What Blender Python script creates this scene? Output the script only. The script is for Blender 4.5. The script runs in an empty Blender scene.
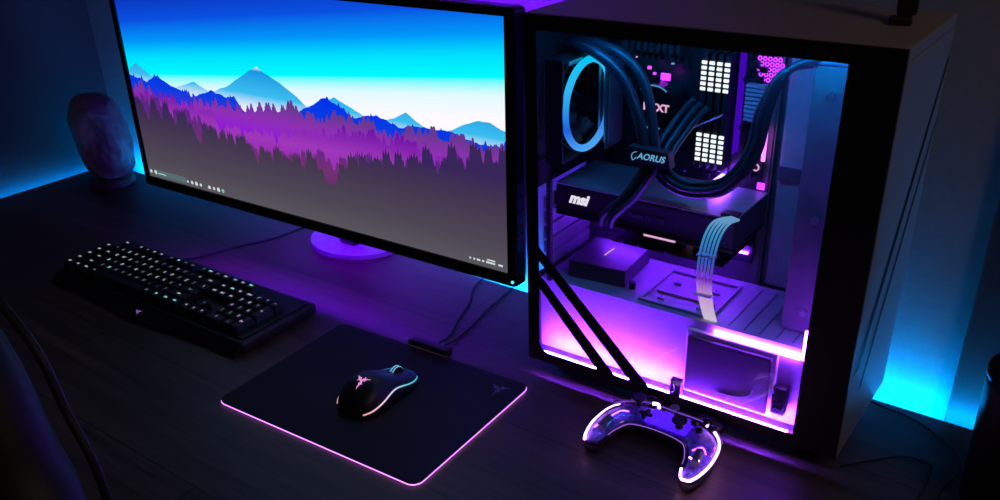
import bpy, bmesh, math, random
from mathutils import Vector, Matrix, noise as mnoise
R = random.Random(7)
C = bpy.context.scene.collection
PI = math.pi

# ------------------------------------------------------------------ materials
def lin(c):
    f = lambda v: v / 12.92 if v <= .04045 else ((v + .055) / 1.055) ** 2.4
    return tuple(f(x / 255) for x in c) + (1,)

def newmat(name):
    m = bpy.data.materials.new(name); m.use_nodes = True
    nt = m.node_tree; nt.nodes.clear()
    out = nt.nodes.new('ShaderNodeOutputMaterial')
    return m, nt, out

def pm(name, col, rough=.5, metal=0., scale=40, var=.12, bump=.0, spec=.5, coat=0):
    """principled with a little procedural colour variation and bump"""
    m, nt, out = newmat(name); N = nt.nodes.new; L = nt.links.new
    b = N('ShaderNodeBsdfPrincipled'); L(b.outputs[0], out.inputs[0])
    tc = N('ShaderNodeTexCoord'); n = N('ShaderNodeTexNoise'); n.inputs['Scale'].default_value = scale
    n.inputs['Detail'].default_value = 3
    L(tc.outputs['Object'], n.inputs['Vector'])
    r = N('ShaderNodeValToRGB'); c = col[:3]
    r.color_ramp.elements[0].color = tuple(x * (1 - var) for x in c) + (1,)
    r.color_ramp.elements[1].color = tuple(min(1, x * (1 + var)) for x in c) + (1,)
    r.color_ramp.elements[0].position = .3; r.color_ramp.elements[1].position = .7
    L(n.outputs['Fac'], r.inputs['Fac']); L(r.outputs['Color'], b.inputs['Base Color'])
    b.inputs['Roughness'].default_value = rough; b.inputs['Metallic'].default_value = metal
    b.inputs['Specular IOR Level'].default_value = spec
    b.inputs['Coat Weight'].default_value = coat
    if bump:
        bp = N('ShaderNodeBump'); bp.inputs['Strength'].default_value = bump; bp.inputs['Distance'].default_value = .002
        L(n.outputs['Fac'], bp.inputs['Height']); L(bp.outputs[0], b.inputs['Normal'])
    return m

def em(name, col, k=1., mis=True):
    m, nt, out = newmat(name)
    e = nt.nodes.new('ShaderNodeEmission'); e.inputs[0].default_value = tuple(col[:3]) + (1,); e.inputs[1].default_value = k
    nt.links.new(e.outputs[0], out.inputs[0])
    if not mis: m.cycles.emission_sampling = 'NONE'
    return m

def ramp_em(name, axis, stops, k=1., tilt=0, mis=False):
    """emission along an object axis (for displays and colour-cycling light strips); stops = (pos, colour)"""
    m, nt, out = newmat(name); N = nt.nodes.new; L = nt.links.new
    tc = N('ShaderNodeTexCoord'); sp = N('ShaderNodeSeparateXYZ'); L(tc.outputs['Object'], sp.inputs[0])
    src = sp.outputs[axis]
    lo, hi = stops[0][0], stops[-1][0]
    if tilt:
        ma = N('ShaderNodeMath'); ma.operation = 'MULTIPLY_ADD'; ma.inputs[1].default_value = -tilt
        L(sp.outputs[0], ma.inputs[0]); L(src, ma.inputs[2]); src = ma.outputs[0]
    mr = N('ShaderNodeMapRange'); mr.inputs[1].default_value = lo; mr.inputs[2].default_value = hi
    L(src, mr.inputs[0]); r = N('ShaderNodeValToRGB'); L(mr.outputs[0], r.inputs[0])
    el = r.color_ramp.elements
    while len(el) < len(stops): el.new(.5)
    for e, (p, c) in zip(el, stops):
        e.position = (p - lo) / (hi - lo)
    for e, (p, c) in zip(el, stops): e.color = c
    e = N('ShaderNodeEmission'); e.inputs[1].default_value = k
    L(r.outputs[0], e.inputs[0]); L(e.outputs[0], out.inputs[0])
    if not mis: m.cycles.emission_sampling = 'NONE'
    return m

def glassmat(name, tint, gloss=.06, rough=.02, tintgloss=(1, 1, 1)):
    m, nt, out = newmat(name); N = nt.nodes.new; L = nt.links.new
    t = N('ShaderNodeBsdfTransparent'); t.inputs[0].default_value = tuple(tint) + (1,)
    g = N('ShaderNodeBsdfGlossy'); g.inputs['Roughness'].default_value = rough
    g.inputs[0].default_value = tuple(tintgloss) + (1,)
    fr = N('ShaderNodeFresnel')
    # the pane is not refracting, so leaving it reflects no more than entering it
    ge = N('ShaderNodeNewGeometry'); mi = N('ShaderNodeMapRange')
    mi.inputs[3].default_value = 1.45; mi.inputs[4].default_value = 1 / 1.45
    L(ge.outputs['Backfacing'], mi.inputs[0]); L(mi.outputs[0], fr.inputs[0])
    ma = N('ShaderNodeMath'); ma.operation = 'MAXIMUM'; ma.inputs[1].default_value = gloss
    L(fr.outputs[0], ma.inputs[0])
    mx = N('ShaderNodeMixShader'); L(ma.outputs[0], mx.inputs[0]); L(t.outputs[0], mx.inputs[1]); L(g.outputs[0], mx.inputs[2])
    L(mx.outputs[0], out.inputs[0])
    return m

def wood(name, c1, c2, rough=.38, plank=.16, length=1.2):
    m, nt, out = newmat(name); N = nt.nodes.new; L = nt.links.new
    b = N('ShaderNodeBsdfPrincipled'); L(b.outputs[0], out.inputs[0])
    tc = N('ShaderNodeTexCoord')
    mp = N('ShaderNodeMapping'); mp.inputs['Scale'].default_value = (3, 45, 45); L(tc.outputs['Object'], mp.inputs[0])
    n = N('ShaderNodeTexNoise'); n.inputs['Scale'].default_value = 1.2; n.inputs['Detail'].default_value = 6; n.inputs['Roughness'].default_value = .65
    n.inputs['Distortion'].default_value = .6
    L(mp.outputs[0], n.inputs[0])
    br = N('ShaderNodeTexBrick'); br.offset = .37; br.inputs['Scale'].default_value = 1
    br.inputs['Brick Width'].default_value = length; br.inputs['Row Height'].default_value = plank; br.inputs['Mortar Size'].default_value = .0012
    br.inputs['Color1'].default_value = (.75, .75, .75, 1); br.inputs['Color2'].default_value = (1.2, 1.2, 1.2, 1); br.inputs['Mortar'].default_value = (.25, .25, .25, 1)
    L(tc.outputs['Object'], br.inputs['Vector'])
    r = N('ShaderNodeValToRGB'); r.color_ramp.elements[0].color = tuple(c1) + (1,); r.color_ramp.elements[1].color = tuple(c2) + (1,)
    r.color_ramp.elements[0].position = .3; r.color_ramp.elements[1].position = .72
    L(n.outputs['Fac'], r.inputs[0])
    mx = N('ShaderNodeMix'); mx.data_type = 'RGBA'; mx.blend_type = 'MULTIPLY'; mx.inputs[0].default_value = 1
    L(r.outputs[0], mx.inputs[6]); L(br.outputs['Color'], mx.inputs[7]); L(mx.outputs[2], b.inputs['Base Color'])
    mr = N('ShaderNodeMapRange'); mr.inputs[3].default_value = rough - .08; mr.inputs[4].default_value = rough + .15
    L(n.outputs['Fac'], mr.inputs[0]); L(mr.outputs[0], b.inputs['Roughness'])
    bp = N('ShaderNodeBump'); bp.inputs['Strength'].default_value = .25; bp.inputs['Distance'].default_value = .001
    L(n.outputs['Fac'], bp.inputs['Height']); L(bp.outputs[0], b.inputs['Normal'])
    return m

M = {}
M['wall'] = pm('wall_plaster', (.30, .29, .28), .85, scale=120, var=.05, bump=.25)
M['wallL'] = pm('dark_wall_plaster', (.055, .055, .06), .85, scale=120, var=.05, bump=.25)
M['trim'] = pm('stained_board', (.07, .045, .035), .6, scale=8, var=.2)
M['floor'] = wood('floor_boards', (.05, .035, .025), (.10, .07, .05), .5)
M['desk'] = wood('desk_wood', (.030, .019, .015), (.115, .072, .053), .42)
M['deskleg'] = pm('black_metal', (.02, .02, .02), .4, .6)
M['black'] = pm('black_plastic', (.010, .010, .011), .45, scale=300, bump=.03)
M['blackgloss'] = pm('gloss_black', (.006, .006, .007), .16)
M['matblack'] = pm('matte_black', (.008, .008, .009), .7)
M['key'] = pm('keycap', (.008, .008, .009), .5)
M['cloth'] = pm('mat_cloth', (.010, .010, .014), .75, scale=900, var=.3, bump=.2)
M['case'] = pm('case_paint', (.27, .255, .24), .5, scale=200, var=.04, bump=.02)
M['caseblack'] = pm('case_black_paint', (.006, .006, .008), .55)
M['inner'] = pm('inner_steel', (.20, .20, .23), .45, .2)
M['innerL'] = pm('tray_paint', (.34, .36, .42), .5)
M['shroud'] = pm('shroud_paint', (.42, .42, .47), .38, scale=60, var=.05)
M['shroudtop'] = pm('shroud_top_paint', (.42, .42, .47), .4, scale=60, var=.05)
M['pcb'] = pm('board', (.012, .012, .016), .35, scale=220, var=.8, bump=.15)
M['steel'] = pm('brushed_steel', (.5, .52, .58), .35, .8, scale=90)
M['hose'] = pm('rubber_hose', (.015, .025, .032), .4, scale=400, bump=.1)
M['sleeve'] = pm('woven_sleeve', (.05, .05, .08), .6, scale=700, var=.4, bump=.3)
M['whitesleeve'] = pm('white_sleeve', (.8, .8, .85), .5, scale=600, var=.08, bump=.2)
M['backplate'] = pm('backplate', (.28, .26, .32), .34, .2)
M['ssd'] = pm('ssd_shell', (.11, .085, .11), .32, .3, scale=30)
M['box'] = pm('drive_cover', (.09, .07, .11), .42)
M['rock'] = pm('salt_rock', (.27, .18, .17), .8, scale=25, var=.35, bump=.8)
M['lampwood'] = pm('turned_wood', (.06, .035, .02), .5, scale=30, var=.3)
M['leather'] = pm('chair_leather', (.008, .009, .014), .6, scale=250, bump=.12)
M['chrome'] = pm('chrome', (.6, .6, .62), .2, 1)
M['base'] = pm('pale_metal', (.45, .45, .48), .4, .3)
M['glass'] = glassmat('tinted_glass', (.86, .86, .92), .015, .03, (.35, .35, .4))
M['shell'] = glassmat('clear_shell', (.90, .88, .97), .10, .12)
M['greybrk'] = pm('clear_bracket', (.09, .085, .08), .4)

CY = (0., .27, 1.)
PU = (.24, .012, 1.)
M['cyan'] = em('cyan_led', CY, 150)
M['cyanL'] = em('cyan_led_left', CY, 50)
M['purpleback'] = em('purple_led', (.15, .0, 1.), 210)
M['strip'] = em('case_led', (.21, .028, 1.), 1250)
M['strip2'] = em('case_led_side', (.30, .035, 1.), 140)
M['fillstrip'] = em('case_violet_fill', (.20, .02, 1.), 130)
M['toplight'] = em('case_teal_led', (.0, .30, 1.), 85)
M['ring'] = ramp_em('fan_ring_light', 2, [(-.06, lin((90, 190, 255))), (-.02, lin((30, 110, 235))), (.03, lin((60, 200, 255))), (.06, lin((0, 220, 255)))], 1.15, mis=True)
M['pumpring'] = em('pump_ring', lin((70, 190, 235)), .9)
M['white'] = em('white_led', (.86, .95, .93), 1.6)
M['logowhite'] = em('logo_white', (1, .95, 1), 1.1)
M['logopink'] = em('logo_pink', lin((255, 190, 225)), 1.1)
M['logocyan'] = em('logo_cyan', lin((120, 200, 235)), .9)
M['logogrey'] = pm('logo_grey', (.22, .20, .30), .5)
M['logodim'] = pm('logo_dim', (.05, .04, .10), .5)
M['logomouse'] = em('mouse_logo_light', lin((240, 150, 230)), 1)
M['pinkled'] = em('pink_led', lin((255, 120, 255)), 3)
M['magled'] = em('magenta_led', (.5, .04, 1), 3)
M['hotfill'] = em('board_hot_fill', (.26, .05, 1), 45)
M['vioded'] = em('violet_led', (.13, .005, 1), .55)
M['matled'] = em('mat_edge_light', (.5, .15, .7), 3.4)
M['padled'] = em('pad_led', (1, .42, 1.), 8)
M['padglow'] = em('pad_inner_fill', (.08, .01, 1.), 1.5)
M['padglow2'] = em('pad_violet_fill', (.30, .06, 1.), 9)
M['padglow3'] = em('pad_rim_light', lin((150, 90, 215)), 1.)
M['padboard'] = pm('pad_board', (.16, .09, .95), .4, scale=150, var=.8, bump=.3)
M['keyA'] = em('key_legend', lin((215, 225, 235)), .5, False)
M['keyB'] = em('key_legend_dim', lin((130, 135, 150)), .4, False)
M['keyC'] = em('key_legend_mint', lin((150, 235, 225)), .8, False)
M['keyD'] = em('key_legend_violet', lin((190, 150, 220)), .7, False)
M['kblogo'] = em('keyboard_logo_light', lin((150, 100, 210)), .9, False)
M['icon'] = em('taskbar_icons', lin((215, 225, 225)), .9, False)
M['icong'] = em('taskbar_icon_green', lin((120, 220, 170)), .8, False)
M['search'] = em('search_field', lin((96, 122, 126)), .8, False)
M['usb'] = em('side_led', lin((80, 220, 235)), 1.5, False)

# ------------------------------------------------------------------ mesh builder
class MB:
    def __init__(s): s.bm = bmesh.new(); s.mi = 0; s.smooth = False
    def _fin(s, vs, mat=None):
        if mat is not None: bmesh.ops.transform(s.bm, matrix=mat, verts=vs)
        fs = {f for v in vs for f in v.link_faces}
        for f in fs: f.material_index = s.mi; f.smooth = s.smooth
    def box(s, x0, x1, y0, y1, z0, z1, bev=0, seg=2, mat=None):
        r = bmesh.ops.create_cube(s.bm, size=1)
        vs = r['verts']
        bmesh.ops.transform(s.bm, matrix=Matrix.Translation(((x0 + x1) / 2, (y0 + y1) / 2, (z0 + z1) / 2)) @ Matrix.Diagonal((x1 - x0, y1 - y0, z1 - z0, 1)), verts=vs)
        if bev:
            es = list({e for v in vs for e in v.link_edges})
            r = bmesh.ops.bevel(s.bm, geom=es + vs, offset=bev, segments=seg, affect='EDGES', profile=.6)
            vs = list({v for f in r['faces'] for v in f.verts} | {v for v in vs if v.is_valid})
        s._fin(vs, mat); return s
    def cyl(s, p0, p1, r0, r1=None, n=24, caps=True):
        r1 = r0 if r1 is None else r1
        p0, p1 = Vector(p0), Vector(p1); d = p1 - p0
        r = bmesh.ops.create_cone(s.bm, cap_ends=caps, segments=n, radius1=r0, radius2=r1, depth=d.length)
        q = d.to_track_quat('Z', 'Y').to_matrix().to_4x4()
        s._fin(r['verts'], Matrix.Translation((p0 + p1) / 2) @ q); return s
    def rings(s, rs, closed=True, cap=True, loop=False):
        """rs = list of rings of points; bridges consecutive rings"""
        V = [[s.bm.verts.new(p) for p in r] for r in rs]
        n = len(V[0]); fs = []
        k = len(V) if loop else len(V) - 1
        for i in range(k):
            a, b = V[i], V[(i + 1) % len(V)]
            for j in range(n if closed else n - 1):
                fs.append(s.bm.faces.new((a[j], a[(j + 1) % n], b[(j + 1) % n], b[j])))
        if cap and not loop:
            fs.append(s.bm.faces.new(V[0][::-1])); fs.append(s.bm.faces.new(V[-1]))
        for f in fs: f.material_index = s.mi; f.smooth = s.smooth
        return s
    def tube(s, pts, r, n=10, sub=6, flat=1., loop=False, taper=None):
        P = smooth_path(pts, sub, loop) if sub > 1 else [Vector(p) for p in pts]
        rs = []; m = len(P); up = None
        for i, p in enumerate(P):
            a = P[(i + 1) % m] if (loop or i < m - 1) else p
            b = P[i - 1] if (loop or i > 0) else p
            t = (a - b).normalized()
            if up is None:
                up = t.cross(Vector((0, 0, 1)))
                if up.length < .05: up = t.cross(Vector((0, 1, 0)))
                up.normalize()
            up = (up - t * up.dot(t)).normalized(); w = t.cross(up)
            rr = r * (taper(i / (m - 1)) if taper else 1)
            rs.append([p + (up * math.cos(2 * PI * j / n) + w * math.sin(2 * PI * j / n) * flat) * rr for j in range(n)])
        o = s.smooth; s.smooth = True; s.rings(rs, loop=loop); s.smooth = o
        return s
    def lathe(s, prof, n=32, c=(0, 0, 0)):
        c = Vector(c)
        o = s.smooth; s.smooth = True
        s.rings([[c + Vector((r * math.cos(2 * PI * j / n), r * math.sin(2 * PI * j / n), z)) for j in range(n)] for r, z in prof])
        s.smooth = o; return s
    def prism(s, poly, z0, z1, mat=None):
        a = [s.bm.verts.new((x, y, z0)) for x, y in poly]; b = [s.bm.verts.new((x, y, z1)) for x, y in poly]
        n = len(a)
        s.bm.faces.new(a[::-1]); s.bm.faces.new(b)
        for i in range(n): s.bm.faces.new((a[i], a[(i + 1) % n], b[(i + 1) % n], b[i]))
        s._fin(a + b, mat); return s
    def quad(s, pts):
        vs = [s.bm.verts.new(p) for p in pts]; f = s.bm.faces.new(vs); f.material_index = s.mi; return s
    def torus(s, c, R_, r, ax='x', n=48, m=8, flat=1, a0=0, a1=2 * PI):
        pts = []
        full = abs(a1 - a0 - 2 * PI) < 1e-6
        k = n if full else n + 1
        for i in range(k):
            a = a0 + (a1 - a0) * i / n; u, v = R_ * math.cos(a), R_ * math.sin(a)
            pts.append(Vector(c) + Vector({'x': (0, u, v), 'y': (u, 0, v), 'z': (u, v, 0)}[ax]))
        return s.tube(pts, r, m, 1, flat, loop=full)
    def mesh(s, m): s.bm.from_mesh(m); return s
    def build(s, name, mats, parent=None, loc=None, rot=None):
        bmesh.ops.recalc_face_normals(s.bm, faces=s.bm.faces)
        me = bpy.data.meshes.new(name); s.bm.to_mesh(me); s.bm.free()
        for m in (mats if isinstance(mats, (list, tuple)) else [mats]): me.materials.append(m)
        o = bpy.data.objects.new(name, me); C.objects.link(o)
        if parent: o.parent = parent
        if loc: o.location = loc
        if rot: o.rotation_euler = rot
        return o

def smooth_path(pts, sub=6, loop=False):
    P = [Vector(p) for p in pts]; n = len(P); out = []
    g = (lambda i: P[i % n]) if loop else (lambda i: P[max(0, min(n - 1, i))])
    for i in range(n if loop else n - 1):
        a, b, c, d = g(i - 1), g(i), g(i + 1), g(i + 2)
        for k in range(sub):
            t = k / sub
            out.append(.5 * ((2 * b) + (c - a) * t + (2 * a - 5 * b + 4 * c - d) * t * t + (3 * b - a - 3 * c + d) * t ** 3))
    if not loop: out.append(P[-1])
    return out

def empty(name, label, cat, loc=(0, 0, 0), rz=0, group=None):
    o = bpy.data.objects.new(name, None); C.objects.link(o); o.empty_display_size = .05
    o.location = loc; o.rotation_euler = (0, 0, rz); o['label'] = label; o['category'] = cat
    if group: o['group'] = group
    return o
def tag(o, label, cat, group=None):
    o['label'] = label; o['category'] = cat
    if group: o['group'] = group
    return o
def struct(o): o['kind'] = 'structure'; return o

def text_mesh(body, size, ext=.0003, shear=0, bold=0):
    cu = bpy.data.curves.new('t', 'FONT'); cu.body = body; cu.size = size; cu.extrude = ext; cu.shear = shear
    cu.align_x = 'CENTER'; cu.align_y = 'CENTER'; cu.offset = bold; cu.resolution_u = 3
    o = bpy.data.objects.new('t', cu); C.objects.link(o)
    me = bpy.data.meshes.new_from_object(o)
    bpy.data.objects.remove(o); bpy.data.curves.remove(cu); return me
def text_obj(name, body, size, mat, parent, loc, rot, **k):
    me = text_mesh(body, size, **k); me.name = name; me.materials.clear(); me.materials.append(mat)
    o = bpy.data.objects.new(name, me); C.objects.link(o); o.parent = parent; o.location = loc; o.rotation_euler = rot
    return o

def snake_logo(mb, s, f=lambda x, y: (x, y, 0)):
    """three intertwined curling arms round a centre"""
    for k in range(3):
        a = 2 * PI * k / 3 + .5
        ca, sa = math.cos(a), math.sin(a)
        rt = lambda p: f((p[0] * ca - p[1] * sa) * s, (p[0] * sa + p[1] * ca) * s)
        mb.tube([rt(p) for p in ((.02, -.06), (.16, .10), (.33, .16), (.45, .02), (.34, -.10), (.22, -.04))], s * .11, 6, 4, .35, taper=lambda t: 1 - .45 * t)
        mb.tube([rt(p) for p in ((.40, .02), (.60, .10), (.78, .05), (.98, .14))], s * .10, 6, 4, .35, taper=lambda t: 1 - .8 * t)
        mb.tube([rt(p) for p in ((.33, .16), (.38, .30), (.30, .42))], s * .08, 6, 4, .35, taper=lambda t: 1 - .7 * t)

# ------------------------------------------------------------------ the room
def shell():
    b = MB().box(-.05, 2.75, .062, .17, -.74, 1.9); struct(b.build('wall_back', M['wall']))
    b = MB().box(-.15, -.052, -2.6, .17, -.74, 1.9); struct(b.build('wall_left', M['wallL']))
    b = MB().box(-.15, 2.9, -2.6, .17, -.80, -.74); struct(b.build('floor', M['floor']))
    b = MB().box(1.887, 2.45, .046, .063, -.62, 1.55, .003); struct(b.build('trim_1', M['trim']))
shell()

# ------------------------------------------------------------------ desk
dk = empty('desk', 'dark brown wood plank desk carrying the whole setup', 'desk', (0, 0, -.74))
MB().box(0, 2.5, -.80, 0, .705, .74, .0025).build('tabletop', M['desk'], dk)
for x in (.06, 2.38):
    for y in (-.74, -.12):
        MB().box(x, x + .06, y, y + .06, 0, .7045, .004).build('leg', M['deskleg'], dk)
MB().box(.13, 2.37, -.13, -.10, .60, .66, .004).build('rail', M['deskleg'], dk)
# led tape stuck on the back and the left edge of the table top
ls = empty('led_strip', 'cyan glowing light strip along the back edge of the desk', 'light strip', (0, 0, -.03), 0, 'light strips on the desk edges')
MB().box(.01, 2.49, .0015, .022, -.003, .010, .002).build('strip_tape', M['black'], ls)
MB().box(.01, 2.49, .0225, .0255, .001, .009).build('light_tape', M['cyan'], ls)
ls = empty('led_strip', 'blue light strip along the left edge of the desk beside the left wall', 'light strip', (0, 0, -.03), 0, 'light strips on the desk edges')
MB().box(-.030, -.0015, -.79, -.01, -.003, .010, .002).build('strip_tape', M['black'], ls)
MB().box(-.0335, -.0305, -.79, -.01, .001, .009).build('light_tape', M['cyanL'], ls)

# ------------------------------------------------------------------ monitor
SW, SH = .8013, .3438
def monitor():
    t = empty('monitor', 'ultrawide black monitor showing a blue and purple mountain forest picture', 'monitor', (.5421, -.2212, 0), .0378)
    z0 = .1417; b = .0125; tl = .022
    rot = (-tl * -1, 0, 0)
    fr = MB()
    T = Matrix.Translation((0, 0, z0)) @ Matrix.Rotation(-tl, 4, 'X')
    # bezel as four rounded bars and a back housing
    fr.box(-b, SW + b, -.004, .020, -b - .006, -.0002, .003, mat=T)
    fr.box(-b, SW + b, -.004, .020, SH + .0002, SH + b, .003, mat=T)
    fr.box(-b, -.0002, -.004, .020, -b - .004, SH + b - .001, .003, mat=T)
    fr.box(SW + .0002, SW + b + .004, -.004, .020, -b - .004, SH + b - .001, .003, mat=T)
    fr.build('bezel', M['blackgloss'], t)
    MB().box(-.010, SW + .010, .0205, .034, -.014, SH + .009, .005, mat=T).box(.2, .6, .0345, .052, .06, SH - .05, .012, mat=T).build('back_housing', M['black'], t)
    # picture
    sc = MB()
    W_, H_ = SW, SH
    sc.quad([(0, -.0002, 0), (W_, -.0002, 0), (W_, -.0002, H_), (0, -.0002, H_)])
    rr = random.Random(11)
    def fb(x, f, seed): return mnoise.fractal(Vector((x * f, seed * 7.3, 0)), 1., 2., 4)
    def layer(idx, base, amp, f, seed, trees=0, th=.03, n=900, ragged=0):
        sc.mi = idx; tops = []
        T_ = []
        for _ in range(trees):
            x = rr.uniform(0, 1); T_.append((x, th * rr.uniform(.45, 1.15), rr.uniform(.16, .24)))
        hs = []
        for i in range(n + 1):
            x = i / n
            h = base(x) + amp * fb(x, f, seed)
            if ragged: h += ragged * abs(mnoise.noise(Vector((x * 60, seed, 3)))) - ragged * .3
            hs.append(h)
        hh = list(hs)
        for x, hgt, k in T_:
            c = int(x * n); top = hs[c] + hgt
            wd = hgt * k
            for i in range(max(0, int((x - wd) * n)), min(n, int((x + wd) * n) + 1) + 1):
                d = abs(i / n - x)
                if d < wd:
                    fr_ = d / wd
                    z = top - hgt * 1.25 * (fr_ + .10 * math.sin(fr_ * 22))
                    hh[i] = max(hh[i], z) if i <= n else 0
        y = -.0002 - idx * .0001
        lo = [max(0, 0)] * (n + 1)
        vb = [sc.bm.verts.new((W_ * i / n, y, 0)) for i in range(n + 1)]
        vt = [sc.bm.verts.new((W_ * i / n, y, max(.002, min(.99, hh[i])) * H_)) for i in range(n + 1)]
        for i in range(n):
            f_ = sc.bm.faces.new((vb[i], vb[i + 1], vt[i + 1], vt[i])); f_.material_index = idx
    def peaks(ps, lo):
        def g(x):
            return max([lo] + [h - abs(x - c) * s for c, h, s in ps])
        return g
    layer(1, peaks([(.03, .60, 1.3), (.22, .56, .9), (.42, .68, 1.15), (.62, .61, 1.0), (.79, .60, 1.1), (.97, .60, .5)], .50), .02, 9, 1)
    layer(2, peaks([(.0, .55, .5), (.10, .55, .8), (.27, .53, .9), (.34, .52, 1.2), (.60, .585, .9), (.72, .55, .6), (.86, .56, .5), (1.0, .54, .4)], .47), .03, 16, 2, 40, .02)
    layer(3, peaks([(.04, .47, .6), (.30, .47, .45), (.50, .50, .35), (.66, .51, .5), (.86, .52, .45), (1., .49, .3)], .42), .03, 12, 3, 120, .05)
    layer(4, lambda x: .37 + .05 * math.cos((x - .05) * 9), .04, 10, 4, 160, .075)
    layer(5, lambda x: .27 + .06 * math.cos((x - .02) * 7.2), .04, 9, 5, 130, .11)
    layer(6, lambda x: .16 + .17 * abs(x - .48) ** 1.0 * 2.0 + (.06 if x > .88 else .06 * max(0, (x - .8) / .08)), .03, 7, 6, 110, .15)
    S = SH
    cs = lambda *c: lin(c)
    mats = [
        ramp_em('sky_picture', 2, [(.38 * S, cs(255, 250, 255)), (.475 * S, cs(225, 250, 255)), (.54 * S, cs(0, 250, 255)), (.62 * S, cs(0, 225, 255)), (.70 * S, cs(0, 150, 250)), (.80 * S, cs(10, 80, 225)), (.95 * S, cs(10, 40, 170))], 1.0, .105),
        ramp_em('far_peaks', 2, [(.48 * S, cs(235, 240, 255)), (.55 * S, cs(60, 190, 240)), (.66 * S, cs(20, 150, 225)), (.68 * S, cs(230, 240, 255))], 1.),
        ramp_em('blue_ridge', 2, [(.42 * S, cs(60, 40, 210)), (.50 * S, cs(10, 60, 225)), (.58 * S, cs(0, 50, 235))], 1.),
        ramp_em('violet_forest', 2, [(.34 * S, cs(150, 20, 235)), (.44 * S, cs(150, 50, 190)), (.52 * S, cs(110, 60, 150))], .9),
        ramp_em('magenta_forest', 2, [(.26 * S, cs(165, 50, 190)), (.36 * S, cs(170, 60, 200)), (.48 * S, cs(120, 20, 180))], .85),
        ramp_em('rose_forest', 2, [(.16 * S, cs(105, 50, 105)), (.26 * S, cs(120, 52, 120)), (.38 * S, cs(100, 40, 140))], .9),
        ramp_em('grey_forest', 2, [(.0, cs(88, 84, 92)), (.12 * S, cs(78, 70, 84)), (.30 * S, cs(66, 52, 80)), (.4 * S, cs(56, 38, 90))], 1.)]
    scr = sc.build('screen', mats, t, loc=(0, 0, z0), rot=(-tl, 0, 0))
    tb = MB(); y = -.0012
    tb.mi = 0; tb.quad([(.018, y, .004), (.108, y, .004), (.108, y, .015), (.018, y, .015)])
    tb.mi = 1
    def dot(x, z, r, n=10): tb.bm.faces.new([tb.bm.verts.new((x + r * math.cos(2 * PI * k / n), y - .0003, z + r * math.sin(2 * PI * k / n))) for k in range(n)]).material_index = tb.mi
    dot(.008, .010, .0035); dot(.021, .010, .004)
    tb.quad([(.028, y - .0002, .008), (.050, y - .0002, .008), (.050, y - .0002, .0095), (.028, y - .0002, .0095)])
    for i in range(9):
        if i == 4: tb.mi = 1; tb.quad([(.122 + i * .0108, y, .006), (.128 + i * .0108, y, .006), (.125 + i * .0108, y, .011)]); continue
        tb.mi = 2 if i == 8 else 1; dot(.112 + i * .0118, .0085, (.0025, .0034, .004, .003, .002, .0034, .003, .0042, .0036)[i])
    tb.mi = 1
    for x, w in ((.735, .003), (.742, .003), (.748, .006), (.757, .004), (.764, .016), (.785, .008)):
        tb.quad([(x, y, .007), (x + w, y, .007), (x + w, y, .010), (x, y, .010)])
    tb.quad([(.766, y, .0115), (.780, y, .0115), (.780, y, .0135), (.766, y, .0135)])
    tb.build('taskbar', [M['search'], M['icon'], M['icong']], scr)
    # stand
    bs = MB()
    pts = [(.312 + .098 * math.cos(a), .105 + .0 + -.0 + .088 * math.sin(a) + .02) for a in [PI + PI * i / 24 for i in range(25)]]
    poly = [(x, y + .085) for x, y in pts] + [(.410, .215), (.214, .215)]
    bs.prism(poly, .001, .010)
    b_ = bs.build('stand_base', M['base'], t)
    nk = MB().box(.30, .34, .165, .200, .0105, .30, .006).box(.29, .35, .052, .199, .285, .325, .008)
    nk.build('stand_neck', M['black'], t)
    MB().box(.14, .56, .0530, .0560, .165, .175).build('rear_light_strip', M['purpleback'], t)
    MB().box(.50, .78, .052, .055, .440, .450).build('rear_light_strip', M['purpleback'], t)
    MB().cyl((SW + .010, -.0045, z0 - .010), (SW + .010, -.006, z0 - .010), .0022, n=12).build('power_light', M['usb'], t)
    return t
monitor()

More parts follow.
